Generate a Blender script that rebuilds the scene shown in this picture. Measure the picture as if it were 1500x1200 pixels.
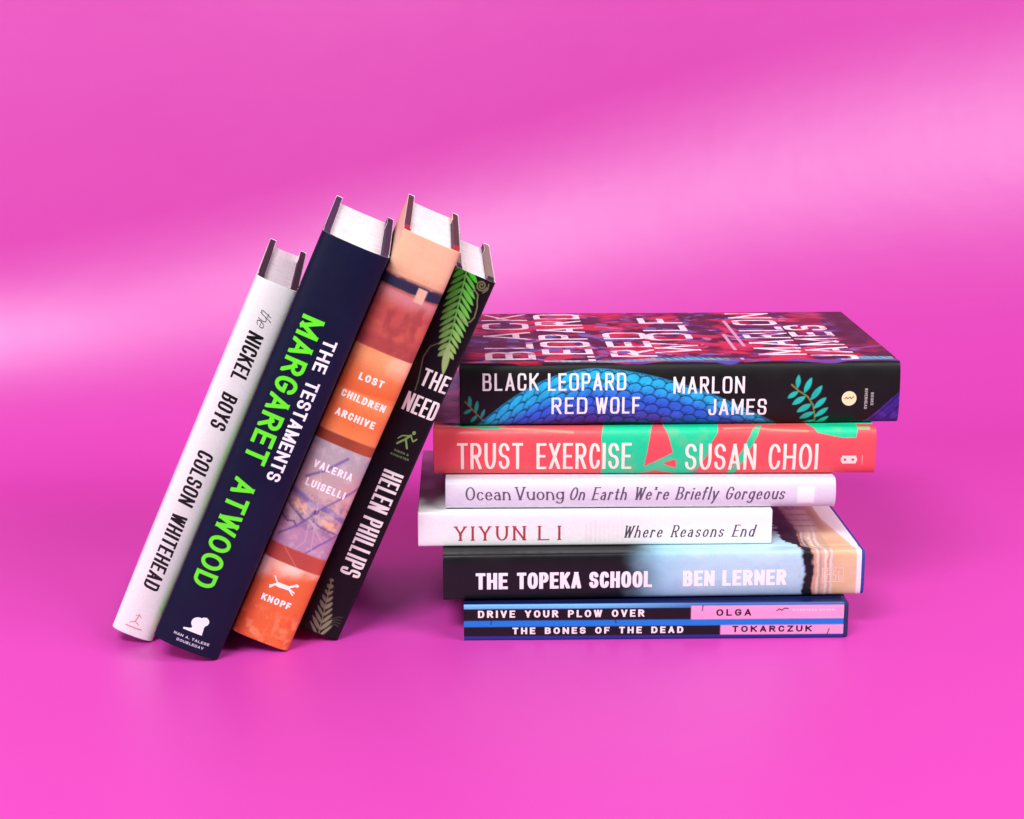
import bpy, bmesh, math
import numpy as np
from mathutils import Matrix, Vector
from mathutils.geometry import delaunay_2d_cdt

S = bpy.context.scene
for o in list(bpy.data.objects):
    bpy.data.objects.remove(o)
C = S.collection
MM = 0.001
R = math.radians

# ---------------------------------------------------------------- camera
cam = bpy.data.cameras.new('camera')
cam.lens = 62.4
cam.sensor_width = 36.0
cam.clip_start = 0.02
cam.clip_end = 50
co = bpy.data.objects.new('camera', cam)
C.objects.link(co)
co.location = (0, -0.980, 0.3634)
co.rotation_euler = (R(90 - 13.46), 0, 0)
S.camera = co

# ---------------------------------------------------------------- world and lamps
W = bpy.data.worlds.new('World')
S.world = W
W.use_nodes = True
W.node_tree.nodes['Background'].inputs[0].default_value = (1.0, 0.86, 0.84, 1)
W.node_tree.nodes['Background'].inputs[1].default_value = 0.04


def softbox(name, loc, aim, sx, sy, power, col=(1, 1, 1)):
    l = bpy.data.lights.new(name, 'AREA')
    l.shape = 'RECTANGLE'
    l.size, l.size_y, l.energy, l.color = sx, sy, power, col
    o = bpy.data.objects.new(name, l)
    C.objects.link(o)
    o.location = loc
    o.rotation_euler = (Vector(aim) - Vector(loc)).to_track_quat('-Z', 'Y').to_euler()
    return o


softbox('key_softbox', (-0.42, -1.1, 1.36), (0.0, 0.0, 0.08), 0.7, 0.42, 27)
softbox('fill_softbox', (-1.4, -1.1, 1.05), (0.0, 0.0, 0.12), 0.8, 0.7, 9)
softbox('side_softbox', (1.15, -0.6, 1.25), (0.45, 0.7, 0.2), 1.0, 0.6, 24)

S.view_settings.view_transform = 'Standard'
S.view_settings.look = 'None'
S.view_settings.exposure = 0.0
S.view_settings.gamma = 1.0
S.view_settings.use_curve_mapping = False
S.cycles.max_bounces = 10
S.cycles.diffuse_bounces = 6


# ---------------------------------------------------------------- colour and noise helpers
def H(h):
    h = h.lstrip('#')
    c = np.array([int(h[i:i + 2], 16) / 255 for i in (0, 2, 4)])
    return np.where(c <= .04045, c / 12.92, ((c + .055) / 1.055) ** 2.4)


def ss(a, b, x):
    t = np.clip((x - a) / (b - a), 0, 1)
    return t * t * (3 - 2 * t)


def vnoise(x, y, seed=0):
    xi, yi = np.floor(x).astype(np.int64), np.floor(y).astype(np.int64)
    xf, yf = x - xi, y - yi
    xf, yf = xf * xf * (3 - 2 * xf), yf * yf * (3 - 2 * yf)

    def h(a, b):
        n = (a * 374761393 + b * 668265263 + seed * 974634777) & 0x7fffffff
        n = ((n ^ (n >> 13)) * 1274126177) & 0x7fffffff
        return ((n ^ (n >> 16)) & 0xffff) / 65535.0
    return (h(xi, yi) * (1 - xf) + h(xi + 1, yi) * xf) * (1 - yf) + (h(xi, yi + 1) * (1 - xf) + h(xi + 1, yi + 1) * xf) * yf


def fbm(x, y, seed=0, octv=4):
    a, f, s, t = .5, 1., 0, 0
    for k in range(octv):
        s = s + a * vnoise(x * f, y * f, seed + k * 17)
        t += a
        a *= .5
        f *= 2.03
    return s / t


class Art:
    """A flat printed design: colours for an array of points (u along the spine, s across it)."""

    def __init__(self, u, s, base):
        self.u, self.s = u, s
        self.c = np.empty(u.shape + (3,))
        self.c[...] = H(base) if isinstance(base, str) else base

    def put(self, mask, col):
        col = H(col) if isinstance(col, str) else col
        m = np.clip(mask, 0, 1)[..., None]
        self.c = self.c * (1 - m) + col * m

    def rect(self, u0, u1, s0, s1, e=.3):
        u, s = self.u, self.s
        return ss(u0 - e, u0 + e, u) * (1 - ss(u1 - e, u1 + e, u)) * ss(s0 - e, s0 + e, s) * (1 - ss(s1 - e, s1 + e, s))

    def lens(self, a, b, w, e=.25, p=.8):
        ax, ay = b[0] - a[0], b[1] - a[1]
        L = math.hypot(ax, ay)
        du, ds = self.u - a[0], self.s - a[1]
        t = (du * ax + ds * ay) / (L * L)
        d = np.abs(-du * ay + ds * ax) / L
        hw = w * np.sin(np.pi * np.clip(t, 0, 1)) ** p
        return (1 - ss(hw - e, hw + e, d)) * (t > 0) * (t < 1)

    def line(self, pts, w, e=.2):
        m = np.zeros(self.u.shape)
        for (a, b) in zip(pts[:-1], pts[1:]):
            ax, ay = b[0] - a[0], b[1] - a[1]
            L2 = max(ax * ax + ay * ay, 1e-9)
            t = np.clip(((self.u - a[0]) * ax + (self.s - a[1]) * ay) / L2, 0, 1)
            d = np.hypot(self.u - a[0] - t * ax, self.s - a[1] - t * ay)
            m = np.maximum(m, 1 - ss(w / 2 - e, w / 2 + e, d))
        return m

    def poly(self, pts, e=.25):
        ins = np.zeros(self.u.shape, bool)
        n = len(pts)
        for i in range(n):
            (x0, y0), (x1, y1) = pts[i], pts[(i + 1) % n]
            if y0 == y1:
                continue
            c = ((y0 > self.s) != (y1 > self.s)) & (self.u < (x1 - x0) * (self.s - y0) / (y1 - y0) + x0)
            ins ^= c
        d = self.line(list(pts) + [pts[0]], 0, e=e)   # soft rim
        return np.where(ins, 1.0, d * .5)


# ---------------------------------------------------------------- materials
def nodes(name):
    m = bpy.data.materials.new(name)
    m.use_nodes = True
    nt = m.node_tree
    return m, nt, nt.nodes['Principled BSDF']


def noise_bump(nt, b, scale, strength, dist=.0004, stretch=None):
    tc = nt.nodes.new('ShaderNodeTexCoord')
    n = nt.nodes.new('ShaderNodeTexNoise')
    n.inputs['Scale'].default_value = scale
    n.inputs['Detail'].default_value = 4
    src = tc.outputs['Object']
    if stretch:
        mp = nt.nodes.new('ShaderNodeMapping')
        mp.inputs['Scale'].default_value = stretch
        nt.links.new(src, mp.inputs[0])
        src = mp.outputs[0]
    nt.links.new(src, n.inputs['Vector'])
    bp = nt.nodes.new('ShaderNodeBump')
    bp.inputs['Strength'].default_value = strength
    bp.inputs['Distance'].default_value = dist
    nt.links.new(n.outputs['Fac'], bp.inputs['Height'])
    nt.links.new(bp.outputs[0], b.inputs['Normal'])
    return n


def rough_var(nt, b, lo, hi, scale=60):
    n = nt.nodes.new('ShaderNodeTexNoise')
    n.inputs['Scale'].default_value = scale
    n.inputs['Detail'].default_value = 5
    tc = nt.nodes.new('ShaderNodeTexCoord')
    nt.links.new(tc.outputs['Object'], n.inputs['Vector'])
    mr = nt.nodes.new('ShaderNodeMapRange')
    mr.inputs[1].default_value, mr.inputs[2].default_value = .3, .7
    mr.inputs[3].default_value, mr.inputs[4].default_value = lo, hi
    nt.links.new(n.outputs['Fac'], mr.inputs[0])
    nt.links.new(mr.outputs[0], b.inputs['Roughness'])


def jacket_material(name, rough=.38, spec=.3):
    m, nt, b = nodes(name)
    a = nt.nodes.new('ShaderNodeAttribute')
    a.attribute_name = 'print'
    # faint paper mottling over the printed design
    tc = nt.nodes.new('ShaderNodeTexCoord')
    n = nt.nodes.new('ShaderNodeTexNoise')
    n.inputs['Scale'].default_value = 900
    n.inputs['Detail'].default_value = 3
    nt.links.new(tc.outputs['Object'], n.inputs['Vector'])
    mr = nt.nodes.new('ShaderNodeMapRange')
    mr.inputs[3].default_value, mr.inputs[4].default_value = .9, 1.08
    nt.links.new(n.outputs['Fac'], mr.inputs[0])
    mx = nt.nodes.new('ShaderNodeVectorMath')
    mx.operation = 'SCALE'
    nt.links.new(a.outputs['Color'], mx.inputs[0])
    nt.links.new(mr.outputs[0], mx.inputs['Scale'])
    nt.links.new(mx.outputs[0], b.inputs['Base Color'])
    b.inputs['Specular IOR Level'].default_value = spec
    rough_var(nt, b, rough - .06, rough + .08)
    noise_bump(nt, b, 55, .25, .0012)
    return m


def ink(name, col, rough=.4):
    m, nt, b = nodes(name)
    b.inputs['Base Color'].default_value = (*(H(col) if isinstance(col, str) else col), 1)
    rough_var(nt, b, rough - .05, rough + .08)
    return m


INKS = {}


def woven_ink():
    """white cover lettering with the painted pinks and violets running through it"""
    m, nt, b = nodes('printing_ink_woven')
    tc = nt.nodes.new('ShaderNodeTexCoord')
    mp = nt.nodes.new('ShaderNodeMapping')
    mp.inputs['Scale'].default_value = (60, 110, 60)
    nt.links.new(tc.outputs['Object'], mp.inputs[0])
    n = nt.nodes.new('ShaderNodeTexNoise')
    n.inputs['Scale'].default_value = 1
    n.inputs['Detail'].default_value = 3
    n.inputs['Distortion'].default_value = 1.2
    nt.links.new(mp.outputs[0], n.inputs['Vector'])
    cr = nt.nodes.new('ShaderNodeValToRGB')
    e = cr.color_ramp.elements
    e[0].position, e[0].color = .30, (*H('#8a5a90'), 1)
    e[1].position, e[1].color = .40, (*H('#e0a8b8'), 1)
    x = e.new(.47)
    x.color = (*H('#f6ecf0'), 1)
    x = e.new(.64)
    x.color = (*H('#f4e8ee'), 1)
    x = e.new(.74)
    x.color = (*H('#d88a98'), 1)
    nt.links.new(n.outputs['Fac'], cr.inputs[0])
    nt.links.new(cr.outputs[0], b.inputs['Base Color'])
    b.inputs['Roughness'].default_value = .45
    return m





def get_ink(col):
    if col == 'woven' and col not in INKS:
        INKS[col] = woven_ink()
    if col not in INKS:
        INKS[col] = ink('printing_ink_' + col.strip('#'), col)
    return INKS[col]


def paper_white():
    m, nt, b = nodes('jacket_paper_white')
    b.inputs['Base Color'].default_value = (.84, .82, .82, 1)
    b.inputs['Roughness'].default_value = .6
    noise_bump(nt, b, 400, .15)
    return m


PAPER = paper_white()


def page_material():
    m, nt, b = nodes('page_edges')
    tc = nt.nodes.new('ShaderNodeTexCoord')
    mp = nt.nodes.new('ShaderNodeMapping')
    mp.inputs['Scale'].default_value = (12, 12, 2600)     # thin leaves stacked through the thickness
    nt.links.new(tc.outputs['Object'], mp.inputs[0])
    n = nt.nodes.new('ShaderNodeTexNoise')
    n.inputs['Scale'].default_value = 1
    n.inputs['Detail'].default_value = 3
    nt.links.new(mp.outputs[0], n.inputs['Vector'])
    n2 = nt.nodes.new('ShaderNodeTexNoise')
    n2.inputs['Scale'].default_value = 140
    n2.inputs['Detail'].default_value = 5
    nt.links.new(tc.outputs['Object'], n2.inputs['Vector'])
    ad = nt.nodes.new('ShaderNodeMath')
    ad.operation = 'ADD'
    nt.links.new(n.outputs['Fac'], ad.inputs[0])
    nt.links.new(n2.outputs['Fac'], ad.inputs[1])
    cr = nt.nodes.new('ShaderNodeValToRGB')
    cr.color_ramp.elements[0].position = .75
    cr.color_ramp.elements[0].color = (.74, .72, .71, 1)
    cr.color_ramp.elements[1].position = 1.0
    cr.color_ramp.elements[1].color = (.90, .88, .87, 1)
    nt.links.new(ad.outputs[0], cr.inputs[0])
    nt.links.new(cr.outputs[0], b.inputs['Base Color'])
    b.inputs['Roughness'].default_value = .85
    bp = nt.nodes.new('ShaderNodeBump')
    bp.inputs['Strength'].default_value = .35
    bp.inputs['Distance'].default_value = .0003
    nt.links.new(n.outputs['Fac'], bp.inputs['Height'])
    nt.links.new(bp.outputs[0], b.inputs['Normal'])
    return m


PAGES = page_material()


def cloth(name, col):
    m, nt, b = nodes(name)
    tc = nt.nodes.new('ShaderNodeTexCoord')
    n = nt.nodes.new('ShaderNodeTexNoise')
    n.inputs['Scale'].default_value = 700
    n.inputs['Detail'].default_value = 4
    nt.links.new(tc.outputs['Object'], n.inputs['Vector'])
    mx = nt.nodes.new('ShaderNodeMix')
    mx.data_type = 'RGBA'
    c = H(col)
    mx.inputs[6].default_value = (*(c * .6), 1)
    mx.inputs[7].default_value = (*(c * 1.4), 1)
    nt.links.new(n.outputs['Fac'], mx.inputs[0])
    nt.links.new(mx.outputs[2], b.inputs['Base Color'])
    b.inputs['Roughness'].default_value = .7
    bp = nt.nodes.new('ShaderNodeBump')
    bp.inputs['Strength'].default_value = .5
    bp.inputs['Distance'].default_value = .0004
    nt.links.new(n.outputs['Fac'], bp.inputs['Height'])
    nt.links.new(bp.outputs[0], b.inputs['Normal'])
    return m


# ---------------------------------------------------------------- backdrop: one seamless sheet, floor sweeping up into a wall
def backdrop():
    bm = bmesh.new()
    nx, ys = 121, []
    prof = []
    for k in range(40):
        prof.append(('f', k / 39))
    for k in range(1, 61):
        prof.append(('c', k / 60))
    for k in range(1, 30):
        prof.append(('w', k / 29))
    rows = []
    for kind, t in prof:
        row = []
        for i in range(nx):
            x = -2.2 + 4.4 * i / (nx - 1)
            xx = math.tanh(x / .5)
            y0 = SWEEP_Y + SWEEP_SLANT * xx           # where the sheet starts to rise
            rad = SWEEP_R + SWEEP_DR * xx
            a_end = R(90)
            if kind == 'f':
                y, z = -.46 + (y0 + .46) * t, 0
            elif kind == 'c':
                a = a_end * t
                y, z = y0 + rad * math.sin(a), rad * (1 - math.cos(a))
            else:
                y, z = y0 + rad * math.sin(a_end) + 1.6 * t * math.cos(a_end), rad * (1 - math.cos(a_end)) + 1.6 * t * math.sin(a_end)
            row.append(bm.verts.new((x, y, z)))
        rows.append(row)
    for a, b in zip(rows[:-1], rows[1:]):
        for i in range(nx - 1):
            f = bm.faces.new((a[i], a[i + 1], b[i + 1], b[i]))
            f.smooth = True
    me = bpy.data.meshes.new('backdrop')
    bm.to_mesh(me)
    bm.free()
    o = bpy.data.objects.new('backdrop', me)
    C.objects.link(o)
    o['kind'] = 'structure'
    o['label'] = 'seamless pink paper sheet sweeping from tabletop up to the wall'
    m, nt, b = nodes('pink_seamless_paper')
    tc = nt.nodes.new('ShaderNodeTexCoord')
    n = nt.nodes.new('ShaderNodeTexNoise')
    n.inputs['Scale'].default_value = 900
    n.inputs['Detail'].default_value = 4
    nt.links.new(tc.outputs['Object'], n.inputs['Vector'])
    mx = nt.nodes.new('ShaderNodeMix')
    mx.data_type = 'RGBA'
    c = np.array(PINK)
    mx.inputs[6].default_value = (*(c * .97), 1)
    mx.inputs[7].default_value = (*(np.minimum(c * 1.03, .98)), 1)
    nt.links.new(n.outputs['Fac'], mx.inputs[0])
    nt.links.new(mx.outputs[2], b.inputs['Base Color'])
    b.inputs['Specular IOR Level'].default_value = .9
    b.inputs['IOR'].default_value = 1.66
    b.inputs['Specular Tint'].default_value = (.85, .9, 1.0, 1)
    b.inputs['Roughness'].default_value = PINK_ROUGH
    noise_bump(nt, b, 5, .12, .02)
    me.materials.append(m)


SWEEP_Y, SWEEP_SLANT, SWEEP_R, SWEEP_DR = .36, .13, .25, .13
PINK, PINK_ROUGH = (.65, .043, .425), .47
backdrop()

# ---------------------------------------------------------------- stroke lettering
G = {  # glyph: (width, [strokes]); a stroke is (closed, 'x,y[r] ...'), r = rounded corner
    'A': (1.0, [(0, '0,0 .5,1 1,0'), (0, '.2,.28 .8,.28')]),
    'B': (.95, [(0, '0,0 0,1'), (0, '0,0 1,0r 1,.53r 0,.53'), (0, '.3,.53 .93,.53r .93,1r 0,1')]),
    'C': (.92, [(0, '1,.7 1,1r 0,1r 0,0r 1,0r 1,.3')]),
    'D': (1.0, [(0, '0,0 0,1'), (0, '0,0 1,0r 1,1r 0,1')]),
    'E': (.82, [(0, '0,0 0,1'), (0, '0,0 1,0'), (0, '0,.51 .85,.51'), (0, '0,1 1,1')]),
    'F': (.8, [(0, '0,0 0,1'), (0, '0,.48 .85,.48'), (0, '0,1 1,1')]),
    'G': (.97, [(0, '1,.72 1,1r 0,1r 0,0r 1,0r 1,.47'), (0, '1,.47 .55,.47')]),
    'H': (1.0, [(0, '0,0 0,1'), (0, '1,0 1,1'), (0, '0,.5 1,.5')]),
    'I': (0, [(0, '.5,0 .5,1')]),
    'J': (.75, [(0, '1,1 1,0r 0,0r 0,.3')]),
    'K': (1.0, [(0, '0,0 0,1'), (0, '1,1 .05,.4'), (0, '.35,.58 1,0')]),
    'L': (.78, [(0, '0,0 0,1'), (0, '0,0 1,0')]),
    'M': (1.3, [(0, '0,0 0,1'), (0, '0,1 .5,.15'), (0, '.5,.15 1,1'), (0, '1,1 1,0')]),
    'N': (1.05, [(0, '0,0 0,1'), (0, '0,1 1,0'), (0, '1,0 1,1')]),
    'O': (1.05, [(1, '0,0r 1,0r 1,1r 0,1r')]),
    'P': (.92, [(0, '0,0 0,1'), (0, '0,.45 1,.45r 1,1r 0,1')]),
    'R': (.97, [(0, '0,0 0,1'), (0, '0,.47 .97,.47r .97,1r 0,1'), (0, '.5,.47 1,0')]),
    'S': (.92, [(0, '1,.74 1,1r 0,1r 0,.52r 1,.5r 1,0r 0,0r 0,.26')]),
    'T': (.9, [(0, '.5,0 .5,1'), (0, '0,1 1,1')]),
    'U': (1.0, [(0, '0,1 0,0r 1,0r 1,1')]),
    'V': (1.0, [(0, '0,1 .5,0 1,1')]),
    'W': (1.45, [(0, '0,1 .25,0'), (0, '.25,0 .5,.9'), (0, '.5,.9 .75,0'), (0, '.75,0 1,1')]),
    'X': (1.0, [(0, '0,0 1,1'), (0, '0,1 1,0')]),
    'Y': (1.0, [(0, '0,1 .5,.45'), (0, '1,1 .5,.45'), (0, '.5,.45 .5,0')]),
    'Z': (.9, [(0, '0,1 1,1'), (0, '1,1 0,0'), (0, '0,0 1,0')]),
    '&': (1.1, [(0, '1,0 .2,.75r .3,1r .7,1r .7,.72r .0,.35r .05,0r .7,0r 1,.45')]),
    '.': (0, [(0, '.5,0 .5,.03')]),
    "'": (0, [(0, '.5,1 .5,.82')]),
    ' ': (.55, []),
    'a': (.75, [(0, '.08,.5 .08,.62r .9,.62r .9,0'), (1, '0,0r .9,0r .9,.36r 0,.36r')]),
    'c': (.68, [(0, '1,.47 1,.62r 0,.62r 0,0r 1,0r 1,.14')]),
    'd': (.8, [(1, '0,0r 1,0r 1,.62r 0,.62r'), (0, '1,0 1,1')]),
    'e': (.72, [(0, '0,.33 1,.33 1,.62r 0,.62r 0,0r 1,0r 1,.13')]),
    'f': (.5, [(0, '1,.86 1,1r .3,1r .3,0'), (0, '-.1,.62 .9,.62')]),
    'g': (.8, [(1, '0,.05r 1,.05r 1,.62r 0,.62r'), (0, '1,.62 1,-.32r 0,-.32r 0,-.2')]),
    'h': (.8, [(0, '0,0 0,1'), (0, '0,.4 0,.62r 1,.62r 1,0')]),
    'i': (0, [(0, '.5,0 .5,.62'), (0, '.5,.86 .5,.9')]),
    'l': (0, [(0, '.5,0 .5,1')]),
    'n': (.8, [(0, '0,0 0,.62'), (0, '0,.4 0,.62r 1,.62r 1,0')]),
    'o': (.8, [(1, '0,0r 1,0r 1,.62r 0,.62r')]),
    'r': (.5, [(0, '0,0 0,.62'), (0, '0,.38 0,.62r 1,.62r 1,.5')]),
    's': (.62, [(0, '1,.47 1,.62r 0,.62r 0,.33r 1,.31r 1,0r 0,0r 0,.15')]),
    't': (.5, [(0, '.35,.86 .35,0r 1,0r 1,.1'), (0, '-.05,.62 .9,.62')]),
    'u': (.8, [(0, '0,.62 0,0r 1,0r 1,.3'), (0, '1,.62 1,0')]),
    'y': (.8, [(0, '0,.62 .5,0'), (0, '1,.62 .3,-.32')]),
}


def round_path(pts, closed, rr, w, h):
    """pts: [(x, y, rounded)] in mm -> dense polyline with elliptical corners, split at sharp corners."""
    n = len(pts)
    runs, cur = [], []
    rng = range(n)
    for i in rng:
        x, y, r = pts[i]
        if not closed and (i == 0 or i == n - 1):
            cur.append((x, y))
            continue
        if r:
            px, py, pr = pts[i - 1]
            qx, qy, qr = pts[(i + 1) % n]
            d1, d2 = math.hypot(px - x, py - y), math.hypot(qx - x, qy - y)
            f1 = .5 if (pr or False) else 1.0
            f2 = .5 if (qr or False) else 1.0
            a1 = min(d1 * f1, rr * (w if abs(px - x) > abs(py - y) else h) * .5)
            a2 = min(d2 * f2, rr * (w if abs(qx - x) > abs(qy - y) else h) * .5)
            A = (x + (px - x) / d1 * a1, y + (py - y) / d1 * a1)
            B = (x + (qx - x) / d2 * a2, y + (qy - y) / d2 * a2)
            for k in range(9):
                t = k / 8 * math.pi / 2
                ca, sb = 1 - math.sin(t), 1 - math.cos(t)
                cur.append((x + (A[0] - x) * ca + (B[0] - x) * sb, y + (A[1] - y) * ca + (B[1] - y) * sb))
        else:
            cur.append((x, y))
            runs.append((cur, False))
            cur = [(x, y)]
    if closed:
        if runs:
            runs.append((cur + runs[0][0], False))
            runs.pop(0)
        else:
            runs = [(cur, True)]
    else:
        runs.append((cur, False))
    return runs


def clip_poly(P, lo, hi, ax):
    for sgn, lim in ((1, lo), (-1, hi)):
        out = []
        for i in range(len(P)):
            a, b = P[i], P[(i + 1) % len(P)]
            fa, fb = sgn * (a[ax] - lim), sgn * (b[ax] - lim)
            if fa >= 0:
                out.append(a)
            if fa * fb < 0:
                t = fa / (fa - fb)
                out.append((a[0] + (b[0] - a[0]) * t, a[1] + (b[1] - a[1]) * t))
        P = out
        if len(P) < 3:
            return []
    return P


def text_polys(txt, x0, x1, y0, y1, tv, th, rr=.9, serif=0., slant=0., track=.28, space=.55, caps=1):
    """Lettering that fills x0..x1, y0..y1 (mm): list of convex overlapping polygons."""
    Hh = y1 - y0
    adv, nat = [], 0.
    nfix = 0
    for i, ch in enumerate(txt):
        w = space if ch == ' ' else G[ch][0]
        adv.append(w)
        nat += w
        if ch != ' ':
            nfix += 1
    ngap = len(txt) - 1
    k = ((x1 - x0) - nfix * tv) / max(nat + ngap * track, 1e-6)
    polys = []
    x = x0
    for ch, w in zip(txt, adv):
        gw = w * k
        if ch != ' ':
            gp = []
            for closed, spec in G[ch][1]:
                pts = []
                for tok in spec.split():
                    r = tok.endswith('r')
                    a, b = tok.rstrip('r').split(',')
                    pts.append((float(a) * gw + tv / 2, float(b) * (Hh - th) + th / 2, r))
                for run, cl in round_path(pts, closed, rr, max(gw, 1e-3), Hh - th):
                    m = len(run)
                    segs = [(run[i], run[(i + 1) % m]) for i in range(m if cl else m - 1)]
                    for j, (a, b) in enumerate(segs):
                        dx, dy = b[0] - a[0], b[1] - a[1]
                        L = math.hypot(dx, dy)
                        if L < 1e-6:
                            continue
                        dx, dy = dx / L, dy / L
                        ox, oy = -dy * tv / 2, dx * th / 2
                        ext = 0.5 * (abs(dx) * tv + abs(dy) * th)
                        diag = min(abs(dx), abs(dy)) > .12
                        if diag:
                            ext *= 1.5
                        ea = ext if (j == 0 and not cl) else 0
                        eb = ext if (j == len(segs) - 1 and not cl) else 0
                        A = (a[0] - dx * ea, a[1] - dy * ea)
                        B = (b[0] + dx * eb, b[1] + dy * eb)
                        q = [(A[0] - ox, A[1] - oy), (B[0] - ox, B[1] - oy), (B[0] + ox, B[1] + oy), (A[0] + ox, A[1] + oy)]
                        gp.append(q)
                        if not (j == len(segs) - 1 and not cl):
                            gp.append([(b[0] + tv / 2 * math.cos(t * math.pi / 4 + .2), b[1] + th / 2 * math.sin(t * math.pi / 4 + .2)) for t in range(8)])
                    if serif and not cl:
                        for (a, b) in ((run[0], run[1]), (run[-1], run[-2])):
                            if abs(a[1] - b[1]) > .5 * abs(a[0] - b[0]) and (a[1] < th or a[1] > .55 * Hh):
                                s2 = serif * (.75 if ch.islower() else 1)
                                gp.append([(a[0] - s2, a[1] - th / 2), (a[0] + s2, a[1] - th / 2), (a[0] + s2, a[1] + th / 2), (a[0] - s2, a[1] + th / 2)])
            for q in gp:
                lo = 0 if ch not in 'gy' else -.45 * Hh
                q = clip_poly(q, lo, Hh, 1)
                if not serif and q:
                    q = clip_poly(q, -.18 * gw if ch in 'ft' else -1e-4, gw + tv + 1e-4, 0)
                if q:
                    polys.append([(x + p[0] + slant * p[1], y0 + p[1]) for p in q])
            x += tv
        x += gw + track * k
    return polys


# ---------------------------------------------------------------- book construction
class Book:
    def __init__(self, name, label, group, L, t, depth, origin, B=4.0, n=3.0, lift=.5, board=3.5):
        self.L, self.T, self.D, self.B, self.n = L, t / 2 - .12, depth, B, n
        self.board = board
        self.w0 = B - lift * B * .75                      # fore-aft place of the spine's shoulder
        self.u0, self.v0 = origin                         # the part of the book the Empty sits on
        e = bpy.data.objects.new(name, None)
        e.empty_display_size = .02
        C.objects.link(e)
        e['label'], e['category'], e['group'] = label, 'book', group
        self.root = e
        self.profile()

    def spine_curve(self, T, B, w0, m=60):
        out = []
        for k in range(m + 1):
            th = -math.pi / 2 + math.pi * k / m
            cs, sn = abs(math.cos(th)) ** (2 / self.n), math.copysign(abs(math.sin(th)) ** (2 / self.n), th)
            out.append((w0 - B * cs, T * sn))
        return out

    def half(self, T, D, flap):
        """front-cover side from the spine shoulder to the flap, (w, v)"""
        w0 = self.w0
        g = .35
        p = [(w0 + 1.5, T), (w0 + 4, T - .04), (w0 + 6, T - g), (w0 + 8, T - g), (w0 + 10, T - .04)]
        n = int((D - w0 - 12) / 4)
        p += [(w0 + 12 + (D - w0 - 12) * k / n, T) for k in range(n + 1)]
        if flap:
            p += [(D + .25, T - .25), (D + .3, T - .8), (D + .3, T - flap + .5), (D + .1, T - flap)]
            p += [(D - 30 * k / 6, T - flap) for k in range(1, 7)]
        return p

    def profile(self):
        sp = self.spine_curve(self.T, self.B, self.w0)
        hf = self.half(self.T, self.D, self.board + .55)
        pts = [(w, -v) for w, v in reversed(hf)] + sp + hf
        P = np.array(pts)
        d = np.r_[0, np.cumsum(np.hypot(*np.diff(P, axis=0).T))]
        keep = np.r_[True, np.diff(d) > 1e-6]
        P, d = P[keep], d[keep]
        mid = np.interp(0, [0], [0])
        i0 = np.argmin(np.abs(P[:, 1]) + (P[:, 0] > self.w0) * 999)
        self.P, self.sv = P, d - d[i0]
        a = len(hf)
        self.s_sh = abs(self.sv[a])                       # arc length from spine middle to shoulder

    def wv(self, s):
        return np.interp(s, self.sv, self.P[:, 0]), np.interp(s, self.sv, self.P[:, 1])

    def s_of_v(self, v):
        m = np.abs(self.sv) <= self.s_sh + 1e-6
        return np.interp(v, self.P[m, 1], self.sv[m])

    def s_of_w(self, w):
        """front cover: arc length at depth w"""
        m = (self.sv > self.s_sh) & (self.sv < self.sv.max() - 32 - self.board)
        return np.interp(w, self.P[m, 0], self.sv[m])

    def pos(self, u, s, off=0.):
        w, v = self.wv(s)
        e = .25
        w1, v1 = self.wv(s - e)
        w2, v2 = self.wv(s + e)
        tw, tv = w2 - w1, v2 - v1
        l = np.hypot(tw, tv)
        nw, nv = -tv / l, tw / l                          # outwards
        # paper never lies perfectly flat: soft waviness along the spine
        wob = (fbm(np.asarray(u) / 34, np.asarray(s) / 16, int(self.L * 10) & 15) - .5) * .34 * (np.abs(s) < self.s_sh)
        return np.stack([np.broadcast_to((u - self.u0), w.shape), w - wob + nw * off, v + nv * off - self.v0], -1) * MM

    def mesh(self, name, verts, faces, mats, parent=None, smooth=True, idx=None):
        me = bpy.data.meshes.new(name)
        me.from_pydata([tuple(v) for v in verts], [], faces)
        for m in mats:
            me.materials.append(m)
        if idx is not None:
            me.polygons.foreach_set('material_index', idx)
        me.polygons.foreach_set('use_smooth', [smooth] * len(me.polygons))
        me.update()
        o = bpy.data.objects.new(name, me)
        C.objects.link(o)
        o.parent = parent or self.root
        return o

    def jacket(self, paint, mat, su=.45, ss_=.4, fine_w=0., j0=0., j1=None):
        """printed wrapper; fine_w: how far onto the front cover the design is drawn finely"""
        j1 = self.L if j1 is None else j1
        lim0, lim1 = -self.s_sh - 4, (self.s_of_w(fine_w) if fine_w else self.s_sh + 4)
        fine = np.arange(lim0, lim1, ss_)
        rest = np.array([x for x in self.sv if x < lim0 - .3 or x > lim1 + .3])
        s = np.sort(np.r_[fine, rest])
        u = np.linspace(j0, j1, int((j1 - j0) / su))
        UU, SS = np.meshgrid(u, s, indexing='ij')
        # printing coordinate: v on the spine, beyond it distance across the cover
        xyz = self.pos(UU.ravel(), SS.ravel()).reshape(UU.shape + (3,))
        col = paint(self, UU, SS)
        nu, ns = UU.shape
        ii = np.arange(nu * ns).reshape(nu, ns)
        q = np.stack([ii[:-1, :-1], ii[1:, :-1], ii[1:, 1:], ii[:-1, 1:]], -1).reshape(-1, 4)
        me = bpy.data.meshes.new('dust_jacket')
        me.vertices.add(nu * ns)
        me.vertices.foreach_set('co', xyz.reshape(-1))
        me.loops.add(q.size)
        me.loops.foreach_set('vertex_index', q.reshape(-1))
        me.polygons.add(len(q))
        me.polygons.foreach_set('loop_start', np.arange(0, q.size, 4))
        me.polygons.foreach_set('loop_total', np.full(len(q), 4))
        me.polygons.foreach_set('use_smooth', np.ones(len(q), bool))
        me.update(calc_edges=True)
        at = me.attributes.new('print', 'FLOAT_COLOR', 'POINT')
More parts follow.
